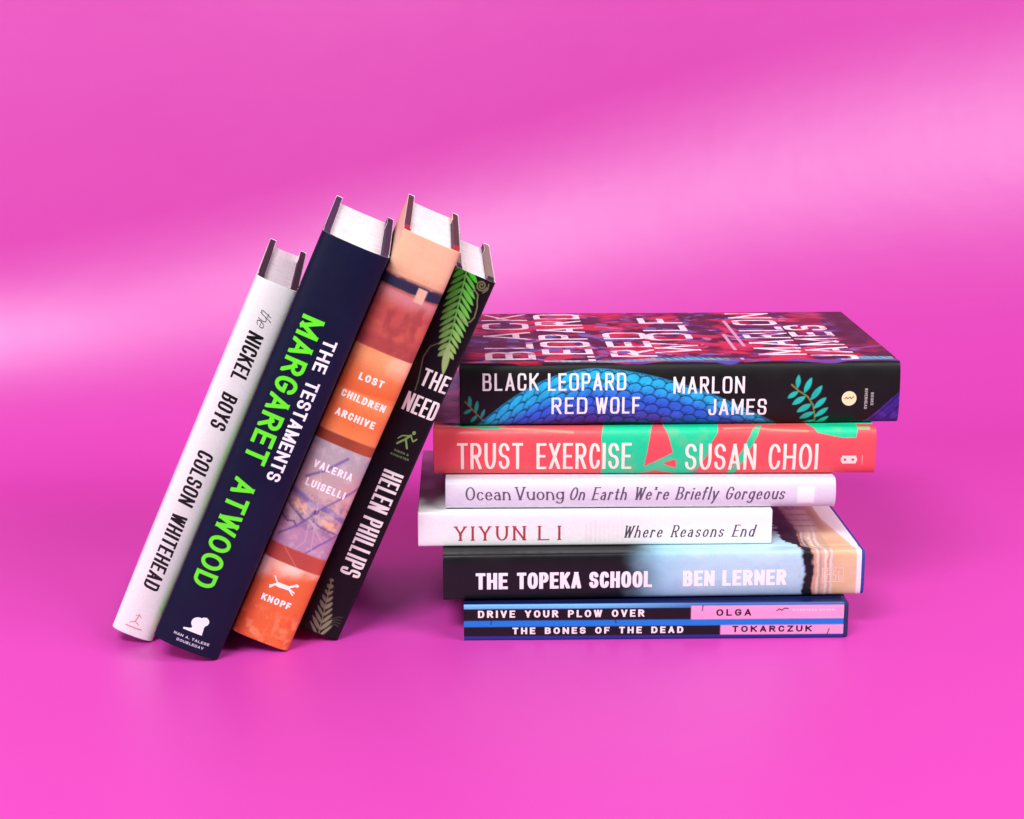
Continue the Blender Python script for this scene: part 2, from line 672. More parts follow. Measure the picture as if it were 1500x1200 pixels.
        rgba = np.ones((nu * ns, 4), np.float32)
        rgba[:, :3] = np.clip(col.reshape(-1, 3), 0.002, .9)
        at.data.foreach_set('color', rgba.reshape(-1))
        me.materials.append(mat)
        me.materials.append(PAPER)
        me.validate()
        o = bpy.data.objects.new('dust_jacket', me)
        C.objects.link(o)
        o.parent = self.root
        so = o.modifiers.new('paper_thickness', 'SOLIDIFY')
        so.thickness = .00022
        so.offset = -1
        so.material_offset = 1
        so.material_offset_rim = 1
        self.jk = o
        return o

    def case(self, board_col, spine_col=None, cloth_w=14., inset=.25):
        """the boards and spine strip under the wrapper"""
        T, D = self.T - .35, self.D - .15
        th = self.board
        sp_o = self.spine_curve(T, self.B, self.w0 + .35, 24)
        sp_i = self.spine_curve(T - th, self.B - .4, self.w0 + 1.3, 24)
        ho = [(w, v) for w, v in self.half(T, D, 0)]
        hi = [(w, v - th) for w, v in ho]
        # round the fore edge of the boards
        ho[-1] = (D - .5, T)
        hi[-1] = (D - .5, T - th)
        ho.append((D, T - .6))
        hi.append((D, T - th + .6))
        O = [(w, -v) for w, v in reversed(ho)] + sp_o + ho
        I = [(w, -v) for w, v in reversed(hi)] + sp_i + hi
        n = len(O)
        verts = []
        for u in (inset, inset + .35, self.L - inset - .35, self.L - inset):
            k = .3 if u in (inset, self.L - inset) else 0
            for (a, b) in zip(O, I):
                dw, dv = b[0] - a[0], b[1] - a[1]
                l = max(math.hypot(dw, dv), 1e-6)
                verts.append(((u - self.u0) * MM, (a[0] + dw / l * k) * MM, (a[1] + dv / l * k - self.v0) * MM))
            for (a, b) in zip(O, I):
                dw, dv = a[0] - b[0], a[1] - b[1]
                l = max(math.hypot(dw, dv), 1e-6)
                verts.append(((u - self.u0) * MM, (b[0] + dw / l * k) * MM, (b[1] + dv / l * k - self.v0) * MM))
        F, mi = [], []
        sc = [(O[i][0] + O[i + 1][0]) / 2 < cloth_w for i in range(n - 1)]
        for r in range(3):
            a, b = r * 2 * n, (r + 1) * 2 * n
            for i in range(n - 1):
                F.append((a + i, a + i + 1, b + i + 1, b + i))
                F.append((a + n + i, b + n + i, b + n + i + 1, a + n + i + 1))
                mi += [int(sc[i])] * 2
            for i, fl in ((0, 0), (n - 1, 1)):
                f = (a + i, b + i, b + n + i, a + n + i)
                F.append(f if not fl else f[::-1])
                mi.append(0)
        for r, fl in ((0, 0), (3, 1)):
            a = r * 2 * n
            for i in range(n - 1):
                f = (a + i, a + n + i, a + n + i + 1, a + i + 1)
                F.append(f if not fl else f[::-1])
                mi.append(int(sc[i]))
        mats = [cloth('board_paper', board_col), cloth('spine_cloth', spine_col or board_col)]
        o = self.mesh('hard_cover', verts, F, mats, smooth=False, idx=mi)
        fix_normals(o.data)
        return o

    def pages(self, head=3.2, tail=3.2, fore=4.0):
        T = self.T - .35 - self.board - .25
        sp = self.spine_curve(T, min(self.B, 3.2), self.w0 + 1.9, 24)
        D = self.D - fore
        top = [(self.w0 + 2.5 + (D - self.w0 - 2.5) * k / 10, T) for k in range(11)]
        fe = [(D - 2.2 * math.sin(math.pi * k / 12) ** .8, T - 2 * T * k / 12) for k in range(1, 12)]
        O = sp + top + fe + [(w, -v) for w, v in reversed(top)]
        n = len(O)
        verts = []
        nr = 10
        us = [head + (self.L - head - tail) * k / nr for k in range(nr + 1)]
        for u in us:
            for (w, v) in O:
                verts.append(((u - self.u0) * MM, w * MM, (v - self.v0) * MM))
        F = []
        for r in range(nr):
            for i in range(n):
                j = (i + 1) % n
                F.append((r * n + i, r * n + j, (r + 1) * n + j, (r + 1) * n + i))
        F.append(tuple(range(n))[::-1])
        F.append(tuple(range(nr * n, nr * n + n)))
        o = self.mesh('page_block', verts, F, [PAGES], smooth=False)
        fix_normals(o.data)
        return o

    def decal(self, name, polys, col, off=.10, tf=None, parent=None, cuts=1.3):
        """flat printed shapes laid on the wrapper. polys in (u, s) after tf"""
        if tf:
            polys = [[tf(*p) for p in q] for q in polys]
        vs, fs = [], []
        rnd = np.random.RandomState(5)
        for q in polys:
            fs.append(list(range(len(vs), len(vs) + len(q))))
            vs += [Vector((p[0] + rnd.uniform(-.004, .004), p[1] + rnd.uniform(-.004, .004))) for p in q]
        # keep all polygons turned the same way
        f2 = []
        for f in fs:
            ar = sum(vs[f[i]].x * vs[f[(i + 1) % len(f)]].y - vs[f[(i + 1) % len(f)]].x * vs[f[i]].y for i in range(len(f)))
            if abs(ar) < 1e-7:
                continue
            f2.append(f if ar > 0 else f[::-1])
        edges = [(f[i], f[(i + 1) % len(f)]) for f in f2 for i in range(len(f))]
        V, E_, Fc, _, _, _ = delaunay_2d_cdt(vs, edges, [], 0, 1e-4)
        VA = np.array([v[:] for v in V])
        cen = np.array([VA[list(f)].mean(0) for f in Fc])
        inside = np.zeros(len(Fc), bool)
        for f in f2:                                      # keep every triangle that lies in any of the shapes
            px = [vs[i] for i in f]
            c = np.zeros(len(Fc), bool)
            for i in range(len(px)):
                (ax, ay), (bx, by) = px[i], px[(i + 1) % len(px)]
                if ay != by:
                    c ^= ((ay > cen[:, 1]) != (by > cen[:, 1])) & (cen[:, 0] < (bx - ax) * (cen[:, 1] - ay) / (by - ay) + ax)
            inside |= c
        bm = bmesh.new()
        bv = [bm.verts.new((v.x, v.y, 0)) for v in V]
        for f, src in zip(Fc, inside):
            if src:
                try:
                    bm.faces.new([bv[i] for i in f])
                except ValueError:
                    pass
        for v in [v for v in bm.verts if not v.link_faces]:
            bm.verts.remove(v)
        ys = [v.co.y for v in bm.verts]
        k = math.floor(min(ys) / cuts)
        while k * cuts < max(ys):
            if abs(k * cuts) < self.s_sh + 2:
                bmesh.ops.bisect_plane(bm, geom=bm.verts[:] + bm.edges[:] + bm.faces[:], dist=1e-5, plane_co=(0, k * cuts, 0), plane_no=(0, 1, 0))
            k += 1
        uv = np.array([v.co[:2] for v in bm.verts])
        xyz = self.pos(uv[:, 0], uv[:, 1], off)
        for v, p in zip(bm.verts, xyz):
            v.co = p
        for f in bm.faces:
            f.smooth = True
        bm.normal_update()
        # face outwards
        me = bpy.data.meshes.new(name)
        bm.to_mesh(me)
        bm.free()
        me.materials.append(get_ink(col))
        o = bpy.data.objects.new(name, me)
        C.objects.link(o)
        o.parent = parent or self.jk
        return o

    # lettering frames
    def along(self, words, col, name, **kw):
        polys = []
        for (txt, x0, x1, y0, y1) in words:
            polys += text_polys(txt, x0, x1, y0, y1, **kw)
        return self.decal(name, polys, col, tf=lambda x, y: (x, float(self.s_of_v(y))))

    def across(self, words, col, name, **kw):
        """lines set square across the spine: (text, v0, v1, u of the base line, height)"""
        polys = []
        for (txt, v0, v1, ub, h) in words:
            for q in text_polys(txt, v0, v1, 0, h, **kw):
                polys.append([(ub - y, float(self.s_of_v(x))) for x, y in q])
        return self.decal(name, polys, col)


def fix_normals(me):
    bm = bmesh.new()
    bm.from_mesh(me)
    bmesh.ops.recalc_face_normals(bm, faces=bm.faces)
    bm.to_mesh(me)
    bm.free()


def disc(u, v, ru, rv=None, n=24):
    rv = rv or ru
    return [(u + ru * math.cos(2 * math.pi * k / n), v + rv * math.sin(2 * math.pi * k / n)) for k in range(n)]


def bar(a, b, w):
    dx, dy = b[0] - a[0], b[1] - a[1]
    l = math.hypot(dx, dy)
    ox, oy = -dy / l * w / 2, dx / l * w / 2
    return [(a[0] - ox, a[1] - oy), (b[0] - ox, b[1] - oy), (b[0] + ox, b[1] + oy), (a[0] + ox, a[1] + oy)]


def pathbars(pts, w):
    out = []
    for a, b in zip(pts[:-1], pts[1:]):
        out.append(bar(a, b, w))
        out.append(disc(b[0], b[1], w / 2, n=8))
    return out


def place_lying(b, x, y, yaw, z):
    b.root.matrix_world = Matrix.Translation((x * MM, y * MM, z * MM)) @ Matrix.Rotation(R(yaw), 4, 'Z')


def place_leaning(b, x, y, yaw, tilt):
    ct, st = math.cos(R(tilt)), math.sin(R(tilt))
    U = Vector((-st, 0, -ct))      # head to tail runs downwards
    V = Vector((ct, 0, -st))       # towards the front cover, right and a little down
    Wd = Vector((0, 1, 0))
    m = Matrix((U, Wd, V)).transposed().to_4x4()
    b.root.matrix_world = Matrix.Translation((x * MM, y * MM, .0004)) @ Matrix.Rotation(R(yaw), 4, 'Z') @ m


LEAN = 'hardback books leaning against the stack'
STACK = 'hardback books lying in the stack'
TILT = 23.75


# ================================================================ leaning books
# ---- white, slim
def nickel():
    b = Book('book', 'slim white hardback with black spine lettering, leftmost of the leaning books', LEAN,
             218.4, 24.3, 145, (218.4, 24.3 / 2), B=5.4, n=2.5)

    def paint(b, U, Sx):
        a = Art(U, Sx, '#faf9fb')
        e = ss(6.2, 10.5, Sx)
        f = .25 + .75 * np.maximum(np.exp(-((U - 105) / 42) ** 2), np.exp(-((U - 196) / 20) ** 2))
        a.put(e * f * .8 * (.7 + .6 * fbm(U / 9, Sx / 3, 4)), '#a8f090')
        return a.c
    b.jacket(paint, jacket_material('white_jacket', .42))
    kw = dict(tv=1.6, th=1.1, rr=.6, track=.3, slant=.12)
    b.along([('NICKEL', 29.2, 57.6, -4.5, 4.3), ('BOYS', 66.4, 87.2, -4.8, 4.0)], '#0d0c10', 'title', **kw)
    b.along([('COLSON', 102, 134.6, -4.9, 4.0), ('WHITEHEAD', 141, 188, -4.9, 3.9)], '#0d0c10', 'author_name', **kw)
    b.along([('the', 15, 24.5, -2.6, 4.8)], '#2a282c', 'title_script', tv=.42, th=.32, rr=1, slant=.45, track=.05)
    b.decal('publisher_mark', pathbars([(211, -3.4), (209.5, -.6), (211, 2)], .5) + pathbars([(209.5, -.6), (204.8, .3)], .5)
            + pathbars([(206, -1.6), (205.2, .2), (206.6, 1.8)], .4) + [bar((213.2, -5), (213.2, 4.5), .7)], '#e58b9c',
            tf=lambda x, y: (x, float(b.s_of_v(y - .6))))
    b.case('#231a1c')
    b.pages()
    place_leaning(b, -204.2, -30.8, 4.6, TILT)


# ---- navy, thick, green lettering
def testaments():
    b = Book('book', 'thick navy blue hardback with bright green and white spine lettering', LEAN,
             243.5, 38.0, 160, (243.5, 19.0), B=7.0, n=2.5)

    def paint(b, U, Sx):
        a = Art(U, Sx, '#0d1230')
        a.put((fbm(U / 40, Sx / 20, 3) - .35) * .6, '#161f40')
        return a.c
    b.jacket(paint, jacket_material('navy_jacket', .5, .2))
    b.along([('MARGARET', 44.2, 129.8, -11.3, 1.0), ('ATWOOD', 140.5, 205.8, -11.0, 1.3)], '#62ee28', 'author_name',
            tv=2.3, th=2.1, rr=.95, track=.26)
    b.along([('THE', 52, 70.5, 4.1, 11.4), ('TESTAMENTS', 76.5, 135.5, 4.0, 11.5)], '#eef0f4', 'title',
            tv=1.5, th=1.25, rr=.9, track=.28)
    logo = [disc(226.3, 1.2, 3.6, 4.0, 16), disc(224.2, 3.9, 2.6, 2.6, 12), [(232.2, -3.6), (231.6, -4.2), (230, -1.5), (228, -1), (228, 5), (232.2, 5.4)],
            [(231.2, -5.6), (232.3, -5.4), (231.5, 0), (229.8, 0)], [(222.2, 2.4), (221.4, 4.4), (223.4, 4.6)]]
    b.decal('publisher_mark', logo, '#eef0f4', tf=lambda x, y: (x, float(b.s_of_v(y))))
    b.across([('NAN A. TALESE', -9.2, 11.2, 236.8, 1.5), ('DOUBLEDAY', -6.5, 9.0, 239.8, 1.5)], '#c9ccd8', 'publisher_name', tv=.38, th=.32, track=.35)
    b.case('#2c2340')
    b.pages()
    place_leaning(b, -162.4, -59.3, 2.8, TILT)


# ---- desert photographs
def lost():
    b = Book('book', 'orange and brown hardback banded with desert pictures and white lettering', LEAN,
             244.8, 33.6, 160, (244.8, 16.8), B=4.6, n=3.0)

    def paint(b, U, Sx):
        a = Art(U, Sx, '#e7b797')
        n1, n2 = fbm(U / 9, Sx / 9, 5), fbm(U / 3.2, Sx / 3.2, 9)
        a.put((n1 - .4) * .8, '#dca07c')
        a.put(ss(16, 24, U) * .35, '#eeb08a')
        # dark roof line with a pale chimney block
        a.put(a.rect(31, 66, -60, 60), '#b8504c')
        a.put(ss(31, 33, U) * (1 - ss(34, 44, U + 3 * n1)) * .75, '#d28c90')
        a.put(a.rect(36, 66.5, -60, 60, 3) * ss(.42, .7, fbm(U / 7, Sx / 10, 21)) * .7, '#cf6450')
        a.put(a.rect(36, 66.5, -60, 60, 3) * ss(.5, .75, fbm(U / 9, Sx / 5, 29)) * .6, '#93383f')
        a.put(a.rect(58, 66.2, -60, 60, 2) * .55, '#9a3a3e')
        a.put(a.rect(24.6 + 1.6 * (n2 - .5), 31.2 + 2.2 * (n1 - .5), -60, 60, .6), '#2a2644')
        a.put(a.rect(20.5, 24.6, -60, 60, 2) * .45 * n1 * 1.6, '#c98a70')
        a.put(a.rect(23.6, 24.9, -60, 60, .5) * .6, '#8c4a52')
        a.put(a.rect(26, 34, 3.4, 8.6, .4), '#ddb09a')
        # orange sky with white lettering
        o = a.rect(66.2, 117.2, -60, 60)
        a.put(o, '#e27a46')
        a.put(o * (1 - ss(67, 81, U + 6 * (n1 - .5))) * (.55 + .4 * ss(-5, 12, Sx)), '#f6b482')
        a.put(o * (1 - ss(72, 80, U)) * ss(2, 10, Sx) * .6, '#f7cdb0')
        a.put(o * ss(80, 90, U) * (1 - ss(90.6, 91.4, U + .12 * Sx)) * .75, '#d95f30')
        a.put(o * ss(91, 93, U) * (1 - ss(93, 104, U)) * .6, '#f4a463')
        a.put(o * (n1 - .35) * .9, '#ea6a34')
        a.put(o * ss(107, 117, U) * .3, '#f59a58')
        a.put(a.rect(117.2, 123.4, -60, 60, .5), '#8f3f2a')
        a.put(a.rect(117.2, 123.4, -60, 60, .5) * ss(0, 14, Sx) * .6, '#bb5330')
        # lilac landscape with wires
        l = a.rect(123.4, 187.4, -60, 60)
        a.put(l, '#aca2aa')
        a.put(l * ss(128, 152, U) * (1 - ss(160, 172, U)) * (.35 + .6 * n1), '#cda59c')
        a.put(l * ss(4, 15, Sx) * ss(128, 150, U) * .55, '#d59a94')
        a.put(l * ss(166, 176, U), '#b18aa8')
        a.put(l * ss(166, 187, U) * ss(.45, .7, n1) * .5, '#c79ab2')
        hill = a.line([(155, -17), (157, -9), (160, -3), (159, 2), (160, 8), (163, 17)], 3.0, .9)
        a.put(l * hill * (.4 + .7 * n2), '#6a68b0')
        a.put(a.poly([(158.6, -14), (159.8, -11), (161, -7), (163.4, -4), (166, -4.8), (165.4, -8), (163.6, -11.6), (161, -13.6)], .7) * (.75 + .5 * (n2 - .5)), '#efc09a')
        a.put(a.poly([(164.4, 5), (165.4, 9), (166.2, 14), (169.6, 14.6), (170, 10), (168.6, 5.4)], .7) * (.75 + .5 * (n2 - .5)), '#efb890')
        a.put(l * ss(.5, .66, fbm(U / 2.2, Sx / 2.2, 41)) * ss(150, 158, U) * (1 - ss(172, 178, U)) * .55, '#7a5a86')
        a.put(l * ss(.55, .7, fbm(U / 5, Sx / 5, 43)) * .35, '#d8c2c0')
        a.put(a.line([(171, -17), (173.5, -12.5), (172.2, -9), (174.4, -6.5)], .9, .4) * .8, '#3a2a50')
        a.put(l * ss(.48, .62, n2) * np.exp(-((U - 165) / 4.5) ** 2 - ((Sx - 1.5) / 3.6) ** 2) * 1.6, '#352c66')
        a.put(a.line([(163, -17), (166.5, -10), (169.5, -4.5), (170, -1)], 1.1, .5) * .8 * (.3 + n2), '#4a3058')
        a.put(a.line([(171, 15), (170, 5), (168, 1)], 1.1, .5) * .7, '#5a3a78')
        for p, w in (([(128, 5), (139, -4), (146, -12.5)], 1.5), ([(142, 17), (152, 9), (160, 2.5), (165, -1)], 1.2),
                     ([(166, -1), (174, -6.5), (182, -14)], 1.2), ([(171, 17), (180, 9), (187, 4), (196, -2)], 1.1)):
            a.put(a.line(p, w, .45) * .8, '#6a4f9c')
        for p in ([(150, -3), (163, 1), (184, 6)], [(168, -1), (181, 1), (195, -7)], [(169, 0), (178, 10)], [(127, -9), (136, -8), (150, -2)]):
            a.put(a.line(p, .5, .3) * .4, '#d8c8d4')
        a.put(a.rect(187.2, 196.8, -60, 60, .6), '#b04a3e')
        a.put(a.rect(187.2, 196.8, -60, 60, .6) * ss(6, 15, Sx) * .5, '#cf5a3c')
        a.put(a.line([(187, -9), (197, 3)], .5, .3) * .5, '#d89080')
        g = a.rect(196.8, 260, -60, 60)
        a.put(g, '#e06a38')
        a.put(g * (1 - ss(197.5, 207, U + .35 * Sx + 6 * (n1 - .5))) * .85, '#fbe0c8')
        a.put(g * ss(.5, .7, fbm(U / 6, Sx / 6, 33)) * ss(218, 228, U) * .6, '#d9502e')
        a.put(g * ss(.52, .72, fbm(U / 5, Sx / 5, 37)) * ss(222, 230, U) * .6, '#f4a070')
        a.put(g * (n1 - .35) * .7, '#e85a2a')
        return a.c
    b.jacket(paint, jacket_material('desert_jacket', .45, .35))
    kw = dict(tv=1.05, th=.9, rr=.9, track=.42)
    b.across([('LOST', -7.3, 6.7, 84.6, 4.2), ('CHILDREN', -12.6, 12.8, 96.8, 4.2), ('ARCHIVE', -11.6, 11.2, 107.6, 4.2)], '#fbeee4', 'title', **kw)
    b.across([('VALERIA', -11.3, 11.2, 139.4, 4.4), ('LUISELLI', -11.4, 11.5, 150.6, 4.4)], '#f6eef2', 'author_name', **kw)
    dog = [[(210.4, -5.5), (208.2, -3), (208.2, 4), (210.6, 4.6), (211, -2)], bar((210, -4), (213, -6.6), .9), bar((210, -3.4), (211.8, -7), .8),
           bar((210, 4), (212.6, 7.2), .9), bar((209.6, 4), (211, 7.6), .8), bar((208.8, 3.6), (206.4, 6.8), 1.3), bar((208.8, -3.4), (205.4, -6.2), .7), disc(206.4, 7.2, .9, 1.3, 8)]
    b.decal('publisher_mark', dog, '#fff6ee', tf=lambda x, y: (x, float(b.s_of_v(y - .4))))
    b.across([('KNOPF', -8.8, 8.2, 221.2, 4.0)], '#fff6ee', 'publisher_name', tv=1.0, th=.85, rr=.9, track=.42)
    b.case('#4a2c28', '#a81c1c', 22)
    b.pages()
    place_leaning(b, -125.5, -45.4, 2.2, TILT)


def frond(a, p0, p1, n, l0, l1, wid, sweep, col0, col1, stem=.7):
    """fern frond from p0 to p1: pairs of leaflets, length l0..l1, swept by an angle along the stem"""
    ax, ay = p1[0] - p0[0], p1[1] - p0[1]
    L = math.hypot(ax, ay)
    ax, ay = ax / L, ay / L
    c0, c1 = H(col0), H(col1)
    for k in range(n):
        t = k / (n - 1)
        cx, cy = p0[0] + ax * L * t, p0[1] + ay * L * t
        ln = l0 + (l1 - l0) * t if not callable(l0) else l0(t)
        for sd in (-1, 1):
            nx, ny = -ay * sd, ax * sd
            dx, dy = nx * math.cos(sweep) + ax * math.sin(sweep), ny * math.cos(sweep) + ay * math.sin(sweep)
            mx, my = cx + dx * ln * .55, cy + dy * ln * .55
            ex, ey = mx + (dx * .8 + ax * .6 * math.copysign(1, sweep)) * ln * .45, my + (dy * .8 + ay * .6 * math.copysign(1, sweep)) * ln * .45
            c = c0 + (c1 - c0) * t
            a.put(a.lens((cx - dx * .3, cy - dy * .3), (ex, ey), wid * (1 + .2 * math.sin(k * 2.1)), .22, .7), c * (1 + .15 * sd))
    a.put(a.line([p0, p1], stem, .2), (c0 + c1) / 2)


# ---- black with fern
def need():
    b = Book('book', 'black hardback with a green fern on its spine, resting against the stack', LEAN,
             223.9, 23.8, 145, (223.9, 11.9), B=4.0, n=3.2)

    def paint(b, U, Sx):
        a = Art(U, Sx, '#0c0b0f')
        frond(a, (-6, -6.5), (44, 2.2), 14, lambda t: 10.5 - 4.6 * max(0, t - .55) / .45 - 1.2 * (t < .2), 0, 1.15, .6, '#3ab82a', '#86ac60', .8)
        a.put(a.lens((40, 1.4), (58, 5.4), 1.9), '#93b070')
        vine = '#7f7d58'
        sp = [(4 + (.5 + 2.6 * k / 22) * math.cos(k * .55 + 2), 5.2 + (.5 + 2.6 * k / 22) * math.sin(k * .55 + 2)) for k in range(23)]
        a.put(a.line(sp, .55, .22), vine)
        a.put(a.line([(9, .5), (8, 3), (9.5, 5.4), (13, 6.4), (16, 7.8), (19, 8.2), (22, 8.6), (25, 7.4), (26.5, 4.8), (25, 2.2)], .6, .22), vine)
        a.put(a.line([(2, 8.6), (5, 9.2), (7.5, 7.4)], .5, .2), vine)
        a.put(a.line([(42, -3), (46, -7.2), (53, -8.4), (60, -7), (66, -5.8), (72, -5.2)], .5, .2) * .8, vine)
        frond(a, (192, -5.4), (226, .4), 9, 1.4, 9.6, .95, -.75, '#6d6d52', '#84846a', .6)
        for k in range(4):
            a.put(a.line([(213 + k * 1.5, 3), (210.5 + k * 1.6, 6.5), (210 + k * 2, 9)], .35, .2) * .5, '#6a6a58')
        return a.c
    b.jacket(paint, jacket_material('black_fern_jacket', .45, .22))
    b.across([('THE', -4.6, 10.9, 68.0, 10.2)], '#e9e7e2', 'title', tv=1.5, th=1.3, rr=.6, track=.34, serif=.0)
    b.across([('NEED', -8.2, 11.0, 84.6, 11.0)], '#e9e7e2', 'title', tv=1.6, th=1.3, rr=.5, track=.3)
    b.along([('HELEN', 119.6, 144.4, -3.3, 8.3), ('PHILLIPS', 148.8, 185.2, -3.3, 8.3)], '#e4e2de', 'author_name',
            tv=1.7, th=1.1, rr=.5, track=.36, serif=.5)
    fig = [disc(94.6, 4.6, 1.2, 1.0, 10)] + pathbars([(96.2, 3.8), (99.6, 1.6), (103.6, -1.8)], 1.2) + pathbars([(99.6, 1.8), (104.2, 4.4)], 1.1) \
        + pathbars([(96.6, 3.4), (99.4, 6.0), (97.4, 7.4)], .8) + pathbars([(97, 3), (98.4, -.8), (100.6, -2.4)], .8)
    b.decal('publisher_mark', fig, '#6f9a4c', tf=lambda x, y: (x, float(b.s_of_v(y - .8))))
    b.across([('SIMON &', -2.6, 6.0, 108.2, 1.3), ('SCHUSTER', -3.8, 7.2, 110.8, 1.3)], '#5f7a4e', 'publisher_name', tv=.34, th=.3, track=.35)
    b.case('#8c7a70', '#16151a', 20)
    b.pages()
    place_leaning(b, -98.9, -27.8, 2.1, TILT)


# ================================================================ the lying stack, bottom to top
def lying(name, label, L, t, depth, **kw):
    return Book(name, label, STACK, L, t, depth, (L / 2, -t / 2), **kw)


def drive():
    b = lying('book', 'thin blue striped hardback with black and pink panels, bottom of the stack', 219.5, 21.6, 142, B=1.6, n=5, board=2.4)

    def paint(b, U, Sx):
        a = Art(U, Sx, '#22348e')
        a.put(a.rect(-5, 400, 8.2, 11.3, .4) * (1 - .75 * ss(60, 150, U)), '#6fb2e6')
        a.put(ss(11.4, 12.2, Sx), '#141a4a')
        a.put(a.rect(-5, 129.2, 1.1, 8.3), '#151318')
        a.put(a.rect(-5, 146.2, -8.1, -2.3), '#151318')
        a.put(a.rect(129.2, 400, 1.1, 9.3), '#f49fce')
        a.put(a.rect(146.2, 400, -8.1, -2.3), '#f49fce')
        a.put(a.rect(-5, 400, -2.4, 1.2), '#1a7ad6')
        for p in ([(136, 9.4), (135.5, 6.4)], [(207.5, -8), (208.5, -5)], [(86, 1.4), (86.5, -.5)], [(15.5, .9), (15.5, -1)], [(2, 5), (3.5, 7.6)]):
            a.put(a.line(p, .6, .25), '#191820')
        
        return a.c
    b.jacket(paint, jacket_material('striped_jacket', .36), j0=0, j1=216.6)
    b.along([('DRIVE YOUR PLOW OVER', 8.0, 102.6, 3.1, 7.4), ('THE BONES OF THE DEAD', 27.6, 125.0, -6.9, -2.9)], '#efeae6', 'title',
            tv=1.15, th=.85, rr=.9, track=.62, space=1.0)
    b.along([('OLGA', 143.6, 163.5, 3.3, 7.2), ('TOKARCZUK', 153, 198.5, -6.6, -2.9)], '#1d1720', 'author_name', tv=.95, th=.75, rr=.9, track=.6)
    b.decal('publisher_mark', pathbars([(178, 5.9), (179.5, 7.2), (181, 6.3), (182.5, 7.6), (184.6, 7.4)], .55), '#3c2430', tf=lambda x, y: (x, float(b.s_of_v(y))))
    b.along([('RIVERHEAD BOOKS', 187, 211, 5.9, 7.0)], '#fbe4f0', 'publisher_name', tv=.3, th=.26, track=.4)
    b.case('#1c2460')
    b.pages()
    place_lying(b, 82.4, -25.0, 1.3, 0)


def topeka():
    b = lying('book', 'thick hardback with black to pale blue spine and tan end, second from the bottom', 241.6, 27.2, 160, B=3.2, n=3.4)

    def paint(b, U, Sx):
        T = b.s_sh
        a = Art(U, Sx, '#14161a')
        n1, n2 = fbm(U / 14, Sx / 10, 11), fbm(U / 3.5, Sx / 3.5, 14)
        cov = ss(T - 2, T + 8, Sx)                       # onto the front cover
        far = np.clip((Sx - T) / 80, 0, 1)
        # pale sky
        sky = ss(101, 131, U + 10 * (n1 - .5) - 10 * far) * (1 - ss(204, 207, U + 5 * (n2 - .5) + 14 * far))
        a.put(sky, '#98cae0')
        a.put(sky * ss(118, 150, U) * (.5 + .6 * (n1 - .3)), '#c6e2ec')
        a.put(sky * (1 - ss(-11, 0, Sx)) * .4, '#97abd6')
        a.put(sky * ss(.5, .72, fbm(U / 9, Sx / 4, 31)) * .12, '#6fa3d0')
        # ragged dark edge, then striped cloth, tan and white
        e0 = 207.5 - 13 * ss(0, .25, far) * (n2 + .2) - 4 * far
        dark = ss(e0 - 1.4, e0 + 1.2, U + 3.4 * (n2 - .5))
        a.put(dark, '#1b1a20')
        e1 = 211.5 - 4 * far
        a.put(ss(e1 - .8, e1 + .8, U + 3.4 * (n2 - .5)), '#c9a98e')
        for k, (c, w) in enumerate((('#d98a80', .9), ('#e9d6c8', 1.0), ('#a98a9c', .7), ('#dcb0a0', .9), ('#efe2d6', 1.2), ('#c98f80', .7), ('#e6dcdc', 1.4))):
            x = 212.6 + 1.55 * k
            x = x - 4 * far - 5 * ss(0, .12, far) * (1 - ss(.12, .6, far))
            a.put((1 - ss(w * .4, w * .9, np.abs(U + 1.8 * (n2 - .5) - x))) * .6 * (.5 + n2), c)
        a.put(ss(222.3, 223.3, U + 3 * far), '#e0c09c')
        a.put(ss(222.3, 223.3, U + 3 * far) * (n1 - .3) * 1.2, '#d6a478')
        a.put(ss(.2, .6, far) * ss(205, 212, U) * (1 - ss(224, 232, U)) * .7, '#8f6f64')
        a.put(cov * ss(.25, .6, far) * (1 - ss(.02, .07, np.abs((far * 7) % 1 - .5) - .33)) * ss(208, 212, U) * (1 - ss(220, 224, U)) * .6, '#d8c4c4')
        wh = ss(236.2, 237, U + 8 * np.clip((Sx - T) / 60, 0, 1) * (Sx > T))
        a.put(wh, '#ece9ee')
        return a.c
    b.jacket(paint, jacket_material('photo_jacket', .36), fine_w=100, su=.5, ss_=.45, j1=239.4)
    kw = dict(tv=2.3, th=1.75, rr=.8, track=.22, space=.7)
    b.along([('THE', 18.6, 36.8, -6.9, 2.9), ('TOPEKA', 42.0, 78.6, -6.9, 2.9), ('SCHOOL', 83.2, 119.2, -6.9, 2.9)], '#f0f0f2', 'title', **kw)
    b.along([('BEN', 136.8, 155.0, -6.6, 2.8), ('LERNER', 159.4, 196.3, -6.6, 2.8)], '#f6f8fa', 'author_name', **kw)
    mk = pathbars([(217, -5), (217, 3.2), (229, 3.2), (229, -5), (217, -5)], .55)
    mk += [bar((219.6, -4), (219.6, 2), .6), bar((219.6, 2), (222, 2), .6), bar((219.6, -.6), (221.6, -.6), .6), bar((223.4, -4), (224.8, -4), .6), bar((224.8, -4), (224.8, -1), .6),
           bar((223.4, -1), (224.8, -1), .6), bar((223.4, -1), (223.4, 2), .6), bar((223.4, 2), (224.8, 2), .6), bar((226.4, -4), (226.4, 2), .6), bar((226.4, -4), (227.9, -4), .6), bar((227.9, -4), (227.9, -1.4), .6)]
    b.decal('publisher_mark', mk, '#ecccb8', tf=lambda x, y: (x, float(b.s_of_v(y))))
    b.case('#2b3f98')
    b.pages()
    place_lying(b, 81.5, -16.8, 2.3, 22.1)


